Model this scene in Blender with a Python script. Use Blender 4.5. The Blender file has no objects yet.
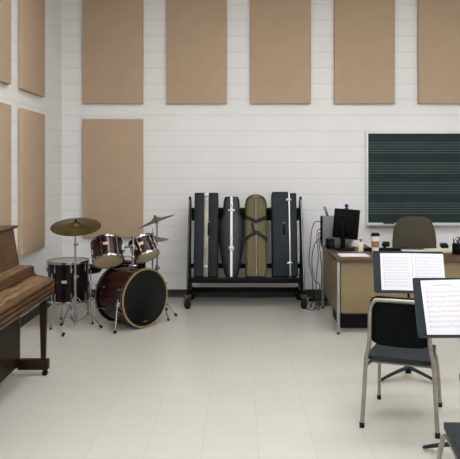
import bpy, bmesh, math, random
from mathutils import Vector, Matrix
random.seed(7)
C = bpy.context.scene.collection
PI = math.pi
R = math.radians
V = Vector

# ------------------------------------------------------------------ materials
def s2l(c):
    return tuple(((x/255)/12.92 if x/255 <= .04045 else ((x/255+.055)/1.055)**2.4) for x in c) + (1.0,)

def newmat(name):
    m = bpy.data.materials.new(name)
    m.use_nodes = True
    nt = m.node_tree
    return m, nt, nt.nodes['Principled BSDF']

def mat(name, rgb, rough=.5, metal=0.0, var=0.0, scale=20.0, stretch=(1, 1, 1), bump=0.0, bscale=None, spec=.5, rgb2=None, rvar=0.0, coat=0.0):
    """principled material, colour varied by an object space noise"""
    m, nt, b = newmat(name)
    b.inputs['Roughness'].default_value = rough
    b.inputs['Metallic'].default_value = metal
    b.inputs['Specular IOR Level'].default_value = spec
    b.inputs['Coat Weight'].default_value = coat
    b.inputs['Coat Roughness'].default_value = .15
    col = s2l(rgb)
    b.inputs['Base Color'].default_value = col
    if var or rgb2 or bump or rvar:
        tc = nt.nodes.new('ShaderNodeTexCoord')
        mp = nt.nodes.new('ShaderNodeMapping')
        mp.inputs['Scale'].default_value = stretch
        nt.links.new(tc.outputs['Object'], mp.inputs['Vector'])
        nz = nt.nodes.new('ShaderNodeTexNoise')
        nz.inputs['Scale'].default_value = scale
        nz.inputs['Detail'].default_value = 6
        nt.links.new(mp.outputs['Vector'], nz.inputs['Vector'])
        if var or rgb2:
            cr = nt.nodes.new('ShaderNodeValToRGB')
            cr.color_ramp.elements[0].position = .3
            cr.color_ramp.elements[1].position = .7
            if rgb2:
                cr.color_ramp.elements[0].color = s2l(rgb2)
                cr.color_ramp.elements[1].color = col
            else:
                cr.color_ramp.elements[0].color = tuple(x*(1-var) for x in col[:3]) + (1,)
                cr.color_ramp.elements[1].color = tuple(min(1, x*(1+var)) for x in col[:3]) + (1,)
            nt.links.new(nz.outputs['Fac'], cr.inputs['Fac'])
            nt.links.new(cr.outputs['Color'], b.inputs['Base Color'])
        if rvar:
            mr = nt.nodes.new('ShaderNodeMapRange')
            mr.inputs['To Min'].default_value = max(0, rough-rvar)
            mr.inputs['To Max'].default_value = min(1, rough+rvar)
            nt.links.new(nz.outputs['Fac'], mr.inputs['Value'])
            nt.links.new(mr.outputs['Result'], b.inputs['Roughness'])
        if bump:
            n2 = nt.nodes.new('ShaderNodeTexNoise')
            n2.inputs['Scale'].default_value = bscale or scale
            n2.inputs['Detail'].default_value = 3
            nt.links.new(mp.outputs['Vector'], n2.inputs['Vector'])
            bp = nt.nodes.new('ShaderNodeBump')
            bp.inputs['Strength'].default_value = bump
            bp.inputs['Distance'].default_value = .004
            nt.links.new(n2.outputs['Fac'], bp.inputs['Height'])
            nt.links.new(bp.outputs['Normal'], b.inputs['Normal'])
    return m

def block_mat(name, axis, rgb, mortar):
    """painted concrete block in running bond; axis = the horizontal axis of the wall"""
    m, nt, b = newmat(name)
    tc = nt.nodes.new('ShaderNodeTexCoord')
    sp = nt.nodes.new('ShaderNodeSeparateXYZ')
    nt.links.new(tc.outputs['Object'], sp.inputs[0])
    ad = nt.nodes.new('ShaderNodeMath'); ad.operation = 'SUBTRACT'
    ad.inputs[1].default_value = .0945
    nt.links.new(sp.outputs['Z'], ad.inputs[0])
    cb = nt.nodes.new('ShaderNodeCombineXYZ')
    nt.links.new(sp.outputs[axis], cb.inputs['X'])
    nt.links.new(ad.outputs[0], cb.inputs['Y'])
    br = nt.nodes.new('ShaderNodeTexBrick')
    br.offset = .5
    br.inputs['Scale'].default_value = 1
    br.inputs['Brick Width'].default_value = .396
    br.inputs['Row Height'].default_value = .198
    br.inputs['Mortar Size'].default_value = .0045
    br.inputs['Mortar Smooth'].default_value = .6
    br.inputs['Bias'].default_value = 0
    c = s2l(rgb)
    br.inputs['Color1'].default_value = c
    br.inputs['Color2'].default_value = tuple(x*.975 for x in c[:3]) + (1,)
    br.inputs['Mortar'].default_value = s2l(mortar)
    nt.links.new(cb.outputs[0], br.inputs['Vector'])
    # head joints are filled by the paint: only the bed joints stay clearly visible
    mod = nt.nodes.new('ShaderNodeMath'); mod.operation = 'MODULO'; mod.inputs[1].default_value = .198
    ad2 = nt.nodes.new('ShaderNodeMath'); ad2.operation = 'ADD'; ad2.inputs[1].default_value = .198*10
    nt.links.new(ad.outputs[0], ad2.inputs[0]); nt.links.new(ad2.outputs[0], mod.inputs[0])
    ab = nt.nodes.new('ShaderNodeMath'); ab.operation = 'SUBTRACT'; ab.inputs[1].default_value = .099
    nt.links.new(mod.outputs[0], ab.inputs[0])
    aa = nt.nodes.new('ShaderNodeMath'); aa.operation = 'ABSOLUTE'; nt.links.new(ab.outputs[0], aa.inputs[0])
    gt = nt.nodes.new('ShaderNodeMapRange')
    gt.inputs['From Min'].default_value = .092; gt.inputs['From Max'].default_value = .0955
    gt.inputs['To Min'].default_value = .08; gt.inputs['To Max'].default_value = 1
    nt.links.new(aa.outputs[0], gt.inputs['Value'])
    mx = nt.nodes.new('ShaderNodeMixRGB')
    mx.inputs['Color1'].default_value = c
    nt.links.new(gt.outputs['Result'], mx.inputs['Fac'])
    nt.links.new(br.outputs['Color'], mx.inputs['Color2'])
    nz = nt.nodes.new('ShaderNodeTexNoise'); nz.inputs['Scale'].default_value = 2.3; nz.inputs['Detail'].default_value = 5
    nt.links.new(tc.outputs['Object'], nz.inputs['Vector'])
    mr = nt.nodes.new('ShaderNodeMapRange')
    mr.inputs['To Min'].default_value = .95; mr.inputs['To Max'].default_value = 1.04
    nt.links.new(nz.outputs['Fac'], mr.inputs['Value'])
    mm = nt.nodes.new('ShaderNodeVectorMath'); mm.operation = 'SCALE'
    nt.links.new(mx.outputs['Color'], mm.inputs[0]); nt.links.new(mr.outputs['Result'], mm.inputs['Scale'])
    nt.links.new(mm.outputs['Vector'], b.inputs['Base Color'])
    n2 = nt.nodes.new('ShaderNodeTexNoise'); n2.inputs['Scale'].default_value = 60; n2.inputs['Detail'].default_value = 4
    nt.links.new(tc.outputs['Object'], n2.inputs['Vector'])
    ml = nt.nodes.new('ShaderNodeMath'); ml.operation = 'MULTIPLY'; ml.inputs[1].default_value = -1.6
    nt.links.new(br.outputs['Fac'], ml.inputs[0])
    m2 = nt.nodes.new('ShaderNodeMath'); m2.operation = 'MULTIPLY'
    nt.links.new(ml.outputs[0], m2.inputs[0]); nt.links.new(gt.outputs['Result'], m2.inputs[1])
    sm = nt.nodes.new('ShaderNodeMath'); sm.operation = 'ADD'
    nt.links.new(m2.outputs[0], sm.inputs[0]); nt.links.new(n2.outputs['Fac'], sm.inputs[1])
    bp = nt.nodes.new('ShaderNodeBump'); bp.inputs['Strength'].default_value = .35; bp.inputs['Distance'].default_value = .003
    nt.links.new(sm.outputs[0], bp.inputs['Height'])
    nt.links.new(bp.outputs['Normal'], b.inputs['Normal'])
    b.inputs['Roughness'].default_value = .5
    b.inputs['Specular IOR Level'].default_value = .35
    return m

def floor_mat():
    m, nt, b = newmat('vinyl_tile')
    tc = nt.nodes.new('ShaderNodeTexCoord')
    mp = nt.nodes.new('ShaderNodeMapping')
    mp.inputs['Location'].default_value = (-.111, -.05, 0)
    nt.links.new(tc.outputs['Object'], mp.inputs['Vector'])
    br = nt.nodes.new('ShaderNodeTexBrick')
    br.offset = 0
    br.inputs['Scale'].default_value = 1
    br.inputs['Brick Width'].default_value = .3222
    br.inputs['Row Height'].default_value = .3222
    br.inputs['Mortar Size'].default_value = .0012
    br.inputs['Mortar Smooth'].default_value = .4
    c = s2l(FLOOR)
    br.inputs['Color1'].default_value = c
    br.inputs['Color2'].default_value = (c[0]*.975, c[1]*.97, c[2]*.965, 1)
    br.inputs['Mortar'].default_value = (c[0]*.66, c[1]*.64, c[2]*.61, 1)
    nt.links.new(mp.outputs[0], br.inputs['Vector'])
    nz = nt.nodes.new('ShaderNodeTexNoise'); nz.inputs['Scale'].default_value = 9; nz.inputs['Detail'].default_value = 8; nz.inputs['Roughness'].default_value = .7
    nt.links.new(tc.outputs['Object'], nz.inputs['Vector'])
    mr = nt.nodes.new('ShaderNodeMapRange')
    mr.inputs['From Min'].default_value = .3; mr.inputs['From Max'].default_value = .7
    mr.inputs['To Min'].default_value = .975; mr.inputs['To Max'].default_value = 1.02
    nt.links.new(nz.outputs['Fac'], mr.inputs['Value'])
    mm = nt.nodes.new('ShaderNodeVectorMath'); mm.operation = 'SCALE'
    nt.links.new(br.outputs['Color'], mm.inputs[0]); nt.links.new(mr.outputs['Result'], mm.inputs['Scale'])
    # fine chips of the vinyl
    vo = nt.nodes.new('ShaderNodeTexVoronoi'); vo.inputs['Scale'].default_value = 24
    nt.links.new(tc.outputs['Object'], vo.inputs['Vector'])
    cr = nt.nodes.new('ShaderNodeValToRGB')
    cr.color_ramp.elements[0].position = .045; cr.color_ramp.elements[0].color = (.62, .58, .5, 1)
    cr.color_ramp.elements[1].position = .075; cr.color_ramp.elements[1].color = (1, 1, 1, 1)
    nt.links.new(vo.outputs['Distance'], cr.inputs['Fac'])
    mu = nt.nodes.new('ShaderNodeMixRGB'); mu.blend_type = 'MULTIPLY'; mu.inputs['Fac'].default_value = .6
    nt.links.new(mm.outputs['Vector'], mu.inputs['Color1']); nt.links.new(cr.outputs['Color'], mu.inputs['Color2'])
    nt.links.new(mu.outputs['Color'], b.inputs['Base Color'])
    n3 = nt.nodes.new('ShaderNodeTexNoise'); n3.inputs['Scale'].default_value = 2.5; n3.inputs['Detail'].default_value = 3
    nt.links.new(tc.outputs['Object'], n3.inputs['Vector'])
    m3 = nt.nodes.new('ShaderNodeMapRange'); m3.inputs['To Min'].default_value = .27; m3.inputs['To Max'].default_value = .34
    nt.links.new(n3.outputs['Fac'], m3.inputs['Value'])
    nt.links.new(m3.outputs['Result'], b.inputs['Roughness'])
    n4 = nt.nodes.new('ShaderNodeTexNoise'); n4.inputs['Scale'].default_value = 14; n4.inputs['Detail'].default_value = 2
    nt.links.new(tc.outputs['Object'], n4.inputs['Vector'])
    bp = nt.nodes.new('ShaderNodeBump'); bp.inputs['Strength'].default_value = .12; bp.inputs['Distance'].default_value = .004
    nt.links.new(n4.outputs['Fac'], bp.inputs['Height'])
    nt.links.new(bp.outputs['Normal'], b.inputs['Normal'])
    b.inputs['Specular IOR Level'].default_value = .45
    return m

def emit(name, rgb, strength):
    m, nt, b = newmat(name)
    b.inputs['Base Color'].default_value = s2l(rgb)
    b.inputs['Emission Color'].default_value = s2l(rgb)
    b.inputs['Emission Strength'].default_value = strength
    return m

FLOOR = (191, 188, 178)
M = {}
M['wall_x'] = block_mat('white_painted_block', 'X', (232, 231, 229), (211, 209, 205))
M['wall_y'] = block_mat('white_painted_block_side', 'Y', (232, 232, 229), (214, 213, 208))
M['floor'] = floor_mat()
M['ceiling'] = mat('ceiling_tile', (228, 226, 220), .9, var=.04, scale=60)
M['cove'] = mat('rubber_cove', (36, 39, 40), .45, var=.1, scale=8, spec=.35)
M['panel'] = mat('tan_fabric', (184, 160, 135), .95, var=.03, scale=5, bump=.35, bscale=420, spec=.15)
M['lamp'] = emit('lamp_diffuser', (245, 246, 250), 8.6)
M['white_metal'] = mat('white_enamel', (225, 225, 222), .4)
M['chrome'] = mat('chrome', (158, 158, 158), .2, 1.0, rvar=.05, scale=12)
M['alu'] = mat('brushed_aluminium', (168, 169, 168), .36, 1.0, var=.08, scale=30, stretch=(8, 8, 1))
M['dullalu'] = mat('worn_aluminium', (128, 123, 115), .42, 1.0, var=.3, scale=5, stretch=(4, 4, 1))
M['steel'] = mat('grey_steel_tube', (150, 145, 136), .38, .85, var=.16, scale=30, rvar=.1)
M['boardframe'] = mat('board_frame_aluminium', (216, 218, 212), .5, .2)
M['blacksteel'] = mat('black_powder_steel', (9, 11, 11), .5, 0, spec=.15)
M['darkgrey'] = mat('dark_grey_steel', (40, 44, 47), .45, .3, var=.12, scale=12)
M['rubber'] = mat('black_rubber', (9, 9, 9), .6, spec=.25)
M['blackplastic'] = mat('black_plastic', (8, 9, 10), .45, spec=.15)
M['slate'] = mat('chalkboard_green', (38, 51, 51), .55, var=.14, scale=4, stretch=(1, 1, 2.5), spec=.15)
M['chalkline'] = mat('faint_stave_paint', (104, 116, 116), .7, var=.1, scale=6)
M['case_black'] = mat('moulded_case_black', (34, 36, 38), .4, var=.12, scale=40, bump=.2, bscale=300, spec=.12)
M['case_grey'] = mat('moulded_case_grey', (40, 42, 45), .32, var=.12, scale=40, bump=.15, bscale=300, spec=.25)
M['case_blue'] = mat('moulded_case_blue', (25, 35, 40), .4, var=.12, scale=40, bump=.2, bscale=300, spec=.15)
M['canvas'] = mat('olive_canvas', (106, 98, 71), .9, var=.12, scale=60, bump=.4, bscale=500, spec=.1)
M['piping'] = mat('dark_olive_piping', (52, 48, 36), .8)
M['strap'] = mat('black_webbing', (14, 13, 13), .8)
M['zip'] = mat('bronze_zip', (60, 50, 48), .5, .4)
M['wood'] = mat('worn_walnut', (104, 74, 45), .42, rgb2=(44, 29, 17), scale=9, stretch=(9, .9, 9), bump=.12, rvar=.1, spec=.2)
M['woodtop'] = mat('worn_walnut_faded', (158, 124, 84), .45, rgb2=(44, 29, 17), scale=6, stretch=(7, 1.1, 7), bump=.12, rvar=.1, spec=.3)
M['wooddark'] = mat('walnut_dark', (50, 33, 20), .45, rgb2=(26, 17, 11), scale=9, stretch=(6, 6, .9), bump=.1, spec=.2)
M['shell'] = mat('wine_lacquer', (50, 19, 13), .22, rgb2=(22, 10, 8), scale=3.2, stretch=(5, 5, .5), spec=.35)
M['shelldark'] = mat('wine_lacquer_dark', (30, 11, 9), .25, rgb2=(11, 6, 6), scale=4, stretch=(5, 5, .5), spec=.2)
M['hoopwood'] = mat('maple_hoop', (140, 116, 74), .35, var=.12, scale=9, coat=.3)
M['headblack'] = mat('black_drumhead', (5, 10, 10), .25, spec=.25)
M['headclear'] = mat('resonant_head', (206, 186, 150), .35, var=.06, scale=8)
M['headwhite'] = mat('coated_head', (222, 220, 212), .6, var=.04, scale=30)
M['bronze'] = mat('old_cymbal_bronze', (132, 116, 68), .36, 1.0, rgb2=(94, 84, 52), scale=5, rvar=.08)
M['badge'] = mat('cream_badge', (226, 206, 160), .4)
M['badgeprint'] = mat('badge_print', (176, 92, 50), .5)
M['silverplate'] = mat('silver_plate', (190, 186, 184), .35, .6)
M['tanmetal'] = mat('tan_enamel', (128, 111, 80), .42, var=.03, scale=6)
M['tanmetal_shaded'] = mat('tan_enamel_shaded', (120, 107, 82), .42, var=.03, scale=6)  # tan enamel copy with the unlit side's shade put into its colour
M['desktop'] = mat('walnut_laminate', (100, 76, 54), .36, rgb2=(74, 53, 37), scale=8, stretch=(1, 9, 9), spec=.3)
M['pcgrey'] = mat('grey_computer_steel', (112, 117, 117), .5, 0, var=.06, scale=20)
M['paper'] = mat('white_paper', (222, 220, 223), .85, spec=.2)
M['cream_paper'] = mat('cream_folder', (222, 208, 178), .85, spec=.2)
M['ink'] = mat('printed_ink', (196, 194, 203), .9, spec=.1)
M['inkdark'] = mat('printed_notes', (166, 164, 176), .9, spec=.1)
M['sleeve'] = mat('kraft_sleeve', (150, 104, 70), .9, var=.06, scale=40)
M['creamplastic'] = mat('cream_plastic', (228, 220, 192), .4)
M['red'] = mat('red_plastic', (150, 42, 40), .4)
M['bluegloss'] = mat('blue_lens', (44, 44, 110), .2)
M['taupe'] = mat('taupe_upholstery', (76, 71, 58), .95, var=.1, scale=120, bump=.5, bscale=400, spec=.1)
M['chairseat'] = mat('charcoal_polypropylene', (30, 38, 42), .5, var=.08, scale=30, bump=.2, bscale=400, spec=.2)
M['chairback'] = mat('black_polypropylene', (7, 12, 11), .6, bump=.2, bscale=400, scale=30, spec=.08)
M['standblack'] = mat('stand_black_enamel', (34, 43, 48), .5, .0, var=.06, scale=10, bump=.1, bscale=300, spec=.15)
M['cable'] = mat('grey_cable', (72, 72, 72), .55)
M['cabledark'] = mat('black_cable', (28, 28, 29), .55)
M['yellow'] = mat('pencil_yellow', (200, 150, 50), .5)

# ------------------------------------------------------------------ mesh helpers
class MB:
    def __init__(self):
        self.bm = bmesh.new(); self.mats = []; self.mi = 0
    def use(self, key):
        if key not in self.mats: self.mats.append(key)
        self.mi = self.mats.index(key); return self
    def _take(self, t, Mx=None):
        if Mx is not None: bmesh.ops.transform(t, matrix=Mx, verts=t.verts)
        for f in t.faces: f.material_index = self.mi
        me = bpy.data.meshes.new('t'); t.to_mesh(me); t.free()
        self.bm.from_mesh(me); bpy.data.meshes.remove(me)
        return self
    def box(self, c, s, bev=0.0, seg=2, Mx=None):
        t = bmesh.new(); bmesh.ops.create_cube(t, size=1)
        bmesh.ops.scale(t, vec=V(s), verts=t.verts)
        if bev: bmesh.ops.bevel(t, geom=t.edges[:], offset=min(bev, min(s)*.49), segments=seg, affect='EDGES', profile=.5)
        bmesh.ops.translate(t, vec=V(c), verts=t.verts)
        return self._take(t, Mx)
    def prism(self, poly, axis, a, b, bev=0.0, seg=2, Mx=None):
        """polygon (u,v) extruded along axis from a to b; x:(y,z) y:(x,z) z:(x,y)"""
        t = bmesh.new()
        mk = {'x': lambda u, v, w: (w, u, v), 'y': lambda u, v, w: (u, w, v), 'z': lambda u, v, w: (u, v, w)}[axis]
        A = [t.verts.new(mk(u, v, a)) for u, v in poly]
        B = [t.verts.new(mk(u, v, b)) for u, v in poly]
        t.faces.new(A); t.faces.new(B)
        n = len(poly)
        for i in range(n): t.faces.new((A[i], A[(i+1) % n], B[(i+1) % n], B[i]))
        bmesh.ops.recalc_face_normals(t, faces=t.faces)
        if bev: bmesh.ops.bevel(t, geom=t.edges[:], offset=bev, segments=seg, affect='EDGES', profile=.5)
        return self._take(t, Mx)
    def tube(self, pts, r, n=10, closed=False, Mx=None, flat=1.0):
        t = bmesh.new(); pts = [V(p) for p in pts]; k = len(pts)
        rs = r if isinstance(r, (list, tuple)) else [r]*k
        tan = []
        for i in range(k):
            a = pts[(i-1) % k] if (closed or i > 0) else pts[i]
            b = pts[(i+1) % k] if (closed or i < k-1) else pts[i]
            tan.append((b-a).normalized())
        u = tan[0].orthogonal().normalized(); rings = []
        if abs(tan[0].z) < .9: u = tan[0].cross(V((0, 0, 1))).normalized()
        for i in range(k):
            u = (u - tan[i]*u.dot(tan[i])).normalized(); w = tan[i].cross(u)
            rings.append([t.verts.new(pts[i] + rs[i]*(math.cos(2*PI*j/n)*u + flat*math.sin(2*PI*j/n)*w)) for j in range(n)])
        for i in range(k if closed else k-1):
            A, B = rings[i], rings[(i+1) % k]
            for j in range(n): t.faces.new((A[j], A[(j+1) % n], B[(j+1) % n], B[j]))
        if not closed:
            t.faces.new(rings[0]); t.faces.new(rings[-1])
        bmesh.ops.recalc_face_normals(t, faces=t.faces)
        return self._take(t, Mx)
    def cyl(self, a, b, r, r2=None, n=20, Mx=None):
        return self.tube([a, b], [r, r if r2 is None else r2], n, Mx=Mx)
    def lathe(self, prof, n=32, Mx=None, close=False):
        """(r,z) profile turned about Z"""
        t = bmesh.new(); rings = []
        for r, z in prof:
            if r < 1e-6: rings.append([t.verts.new((0, 0, z))])
            else: rings.append([t.verts.new((r*math.cos(2*PI*j/n), r*math.sin(2*PI*j/n), z)) for j in range(n)])
        for i in range(len(rings) - (0 if close else 1)):
            A, B = rings[i], rings[(i+1) % len(rings)]
            for j in range(n):
                q = [A[j % len(A)], A[(j+1) % len(A)], B[(j+1) % len(B)], B[j % len(B)]]
                q = [x for i_, x in enumerate(q) if x not in q[:i_]]
                if len(q) > 2: t.faces.new(q)
        bmesh.ops.recalc_face_normals(t, faces=t.faces)
        return self._take(t, Mx)
    def ball(self, c, r, sc=(1, 1, 1), Mx=None, n=14):
        t = bmesh.new(); bmesh.ops.create_uvsphere(t, u_segments=n, v_segments=max(6, n//2+2), radius=r)
        bmesh.ops.scale(t, vec=V(sc), verts=t.verts); bmesh.ops.translate(t, vec=V(c), verts=t.verts)
        return self._take(t, Mx)
    def loft(self, rings, caps=True, Mx=None):
        t = bmesh.new(); L = [[t.verts.new(p) for p in r] for r in rings]
        for A, B in zip(L, L[1:]):
            n = len(A)
            for j in range(n): t.faces.new((A[j], A[(j+1) % n], B[(j+1) % n], B[j]))
        if caps: t.faces.new(L[0]); t.faces.new(L[-1])
        bmesh.ops.recalc_face_normals(t, faces=t.faces)
        return self._take(t, Mx)
    def grid(self, f, nu, nv, thick, Mx=None):
        """sheet f(u,v)->point with thickness along its normal"""
        t = bmesh.new()
        g = [[t.verts.new(f(i/nu, j/nv)) for j in range(nv+1)] for i in range(nu+1)]
        for i in range(nu):
            for j in range(nv): t.faces.new((g[i][j], g[i+1][j], g[i+1][j+1], g[i][j+1]))
        bmesh.ops.recalc_face_normals(t, faces=t.faces)
        bmesh.ops.solidify(t, geom=t.faces[:], thickness=thick)
        return self._take(t, Mx)
    def build(self, name, parent=None, sharp=38):
        bm = self.bm
        bm.normal_update()
        for f in bm.faces: f.smooth = True
        for e in bm.edges:
            if len(e.link_faces) == 2:
                e.smooth = e.calc_face_angle(0) < R(sharp)
        me = bpy.data.meshes.new(name); bm.to_mesh(me); bm.free()
        for k in self.mats: me.materials.append(M[k])
        o = bpy.data.objects.new(name, me); C.objects.link(o)
        if parent is not None: o.parent = parent
        return o

def mb(key): return MB().use(key)

def smooth(pts, k=6, closed=False):
    pts = [V(p) for p in pts]; out = []; n = len(pts)
    rng = n if closed else n-1
    for i in range(rng):
        p0 = pts[(i-1) % n] if (closed or i > 0) else pts[0]
        p1, p2 = pts[i], pts[(i+1) % n]
        p3 = pts[(i+2) % n] if (closed or i < n-2) else pts[-1]
        for j in range(k):
            t = j/k
            out.append(.5*((2*p1) + (p2-p0)*t + (2*p0-5*p1+4*p2-p3)*t*t + (3*p1-p0-3*p2+p3)*t**3))
    if not closed: out.append(pts[-1])
    return out

def frame(o, z, x=(1, 0, 0)):
    z = V(z).normalized(); x = V(x); x = (x - z*x.dot(z)).normalized(); y = z.cross(x)
    m = Matrix((x, y, z)).transposed().to_4x4(); m.translation = V(o); return m

def tag(o, label, cat, group=None, kind=None):
    o['label'] = label; o['category'] = cat
    if group: o['group'] = group
    if kind: o['kind'] = kind
    return o

def thing(name, label, cat, loc=(0, 0, 0), rz=0, group=None):
    o = bpy.data.objects.new(name, None); C.objects.link(o)
    o.empty_display_size = .1
    o.location = loc; o.rotation_euler = (0, 0, rz)
    return tag(o, label, cat, group)

def struct(name, m, label=None, cat=None):
    o = m.build(name); o['kind'] = 'structure'
    if label: o['label'] = label; o['category'] = cat
    return o

def copy_tree(o, parent=None):
    c = o.copy(); C.objects.link(c)
    if parent is not None: c.parent = parent
    for ch in list(o.children): copy_tree(ch, c)
    return c

def rrect(w, h, r, k=5):
    """rounded rectangle polygon centred on 0"""
    out = []
    for cx, cy, a0 in ((w/2-r, h/2-r, 0), (-w/2+r, h/2-r, 90), (-w/2+r, -h/2+r, 180), (w/2-r, -h/2+r, 270)):
        for i in range(k+1):
            a = R(a0 + 90*i/k); out.append((cx+r*math.cos(a), cy+r*math.sin(a)))
    return out

# ------------------------------------------------------------------ the room
XL, XR, YB, YF, ZC = -2.215, 5.2, 8.125, -3.0, 4.05
struct('floor', mb('floor').box(((XL+XR)/2, (YB+YF)/2, -.05), (XR-XL+.4, YB-YF+.4, .1)), 'cream vinyl tile floor with faint seams', 'floor')
struct('ceiling', mb('ceiling').box(((XL+XR)/2, (YB+YF)/2, ZC+.05), (XR-XL+.4, YB-YF+.4, .1)), 'white tiled ceiling', 'ceiling')
struct('wall_back', mb('wall_x').box(((XL+XR)/2, YB+.1, ZC/2), (XR-XL+.4, .2, ZC)), 'white painted block wall behind the drums and desk', 'wall')
struct('wall_left', mb('wall_y').box((XL-.1, (YB+YF)/2, ZC/2), (.2, YB-YF, ZC)), 'white painted block wall behind the piano', 'wall')
struct('wall_right', mb('wall_y').box((XR+.1, (YB+YF)/2, ZC/2), (.2, YB-YF, ZC)), 'white painted block wall opposite the piano', 'wall')
struct('wall_front', mb('wall_x').box(((XL+XR)/2, YF-.1, ZC/2), (XR-XL+.4, .2, ZC)), 'white painted block wall behind the viewer', 'wall')
cv = [(0, 0), (.016, 0), (.009, .008), (.005, .02), (.004, .094), (0, .094)]
struct('baseboard_back', mb('cove').prism([(YB-u, v) for u, v in cv], 'x', XL, XR), 'dark rubber cove base along the back wall', 'baseboard')
struct('baseboard_left', mb('cove').prism([(XL+u, v) for u, v in cv], 'y', YF, YB-.017), 'dark rubber cove base along the piano wall', 'baseboard')

# ceiling troffers
def make_troffer(label):
    t = thing('ceiling_light', label, 'ceiling light', (0, 0, ZC), 0, 'ceiling lights')
    f = mb('white_metal')
    for sx in (-1, 1): f.box((sx*.31, 0, -.016), (.03, 1.24, .03))
    for sy in (-1, 1): f.box((0, sy*.605, -.016), (.59, .03, .03))
    f.build('frame', t)
    mb('lamp').box((0, 0, -.012), (.59, 1.18, .01)).build('diffuser', t)
    return t
tr = None
for ix, x in enumerate((-.5, 1.3, 3.1)):
    for iy, y in enumerate((-2.3, -.1, 2.4, 4.9)):
        lab = 'fluorescent ceiling light, %s row, %s' % (('piano side', 'middle', 'far side')[ix], ('behind the viewer', 'above the viewer', 'over the open floor', 'nearest the blackboard wall')[iy])
        if tr is None: tr = make_troffer(lab); o = tr
        else: o = copy_tree(tr); o['label'] = lab
        o.location = (x, y, ZC)

# ------------------------------------------------------------------ acoustic panels
PW, PH, PT = .752, 1.478, .052
pan = mb('panel').box((0, 0, 0), (PW, PT, PH), .008, 3).build('acoustic_panel')
first = True
def panel(x, y, z, rz, label, group):
    global first
    o = pan if first else pan.copy()
    if not first: C.objects.link(o)
    first = False
    o.location = (x, y, z); o.rotation_euler = (0, 0, rz)
    tag(o, label, 'acoustic panel', group)
zu, zl = 2.412+PH/2, .742+PH/2
nm = ['tan acoustic panel in the upper row directly above another panel behind the drums',
      'tan acoustic panel, second from the corner in the upper row on the back wall',
      'tan acoustic panel in the upper row above the instrument cases',
      'tan acoustic panel in the upper row above the computer and the start of the blackboard',
      'tan acoustic panel in the upper row over the blackboard behind the office chair']
for i in range(5):
    panel(-1.569 + i*1.0435, YB-PT/2-.002, zu, 0, nm[i], 'acoustic panels on the back wall')
panel(-1.569, YB-PT/2-.002, zl, 0, 'tan acoustic panel low on the back wall directly behind the drum kit', 'acoustic panels on the back wall')
for j, yc in enumerate((6.875, 5.80)):
    panel(XL+PT/2+.002, yc, zu-.012, R(90), ('tan acoustic panel, upper one on the piano wall next to the corner', 'tan acoustic panel, upper one on the piano wall farther from the corner')[j], 'acoustic panels on the piano wall')
    panel(XL+PT/2+.002, yc, zl-.012, R(90), ('tan acoustic panel, lower one on the piano wall next to the corner', 'tan acoustic panel, lower one on the piano wall rising from behind the piano')[j], 'acoustic panels on the piano wall')

# ------------------------------------------------------------------ blackboard with printed staves
bx0, bx1, bz0, bz1 = 1.583, 4.15, .905, 2.065
yf = YB - .032
t = thing('blackboard', 'dark green wall blackboard printed with music staves in an aluminium frame', 'blackboard', (bx0, YB, bz0))
W, H = bx1-bx0, bz1-bz0
s = mb('slate').box((W/2, -.014, H/2), (W-.03, .024, H-.03))
s.use('chalkline')
for top in (1.928, 1.6765, 1.427, 1.1735):
    for k in range(5):
        s.box((W/2, -.0265, top-k*.0315-bz0), (W-.034, .0012, .0042))
s.build('writing_surface', t)
f = mb('boardframe')
f.box((.013, -.018, H/2), (.026, .035, H), .003).box((W-.013, -.018, H/2), (.026, .035, H), .003)
f.box((W/2, -.018, H-.012), (W-.053, .035, .024), .003)
f.build('frame', t)
tr_ = mb('boardframe').prism([(-.001, 0), (-.105, -.004), (-.11, .016), (-.105, .018), (-.101, .004), (-.037, .005), (-.037, .026), (-.001, .026)], 'x', .0, W)
tr_.build('chalk_tray', t)
e = mb('blackplastic').box((0, 0, .014), (.13, .045, .02), .006)
e.use('piping').box((0, 0, .004), (.132, .046, .012), .002)
o = e.build('chalkboard_eraser'); o.location = (bx0+.275, YB-.067, bz0+.0085)
tag(o, 'black felt eraser lying on the blackboard tray', 'eraser')

# ------------------------------------------------------------------ upright piano
px0, py0, py1 = XL+.03, 3.62, 5.085
t = thing('upright_piano', 'worn brown wooden upright piano with closed lid against the side wall', 'piano', (px0, py0, 0))
L = py1-py0
def X(x): return x-px0
endp = [(X(-2.2), .05), (X(-2.2), 1.135), (X(-1.765), 1.135), (X(-1.715), .845), (X(-1.612), .845), (X(-1.602), .838), (X(-1.600), .80),
        (X(-1.588), .778), (X(-1.56), .768), (X(-1.49), .757), (X(-1.46), .75), (X(-1.444), .735), (X(-1.44), .715), (X(-1.446), .635), (X(-1.47), .603), (X(-1.71), .603), (X(-1.71), .05)]
for a, b in ((L-.032, L), (0, .032)):
    mb('wood').prism(endp, 'y', a, b, .003).build('case_end', t)
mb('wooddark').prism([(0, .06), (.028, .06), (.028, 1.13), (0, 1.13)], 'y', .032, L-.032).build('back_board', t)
mb('wood').prism([(X(-1.778), 1.13), (X(-1.752), 1.13), (X(-1.712), .85), (X(-1.74), .85)], 'y', .0325, L-.0325).build('upper_panel', t)
mb('wood').prism([(0, 1.136), (X(-1.745), 1.136), (X(-1.735), 1.142), (X(-1.733), 1.152), (X(-1.74), 1.16), (0, 1.16)], 'y', -.008, L+.012, .002).build('lid', t)
fb = mb('wood').prism([(X(-1.735), .849), (X(-1.735), .83), (X(-1.62), .775), (X(-1.606), .78), (X(-1.606), .842), (X(-1.612), .849)], 'y', .0325, L-.0325)
fb.use('woodtop').prism([(X(-1.63), .767), (X(-1.605), .774), (X(-1.56), .766), (X(-1.475), .753), (X(-1.475), .735), (X(-1.62), .745)], 'y', .0325, L-.0325)
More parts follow.
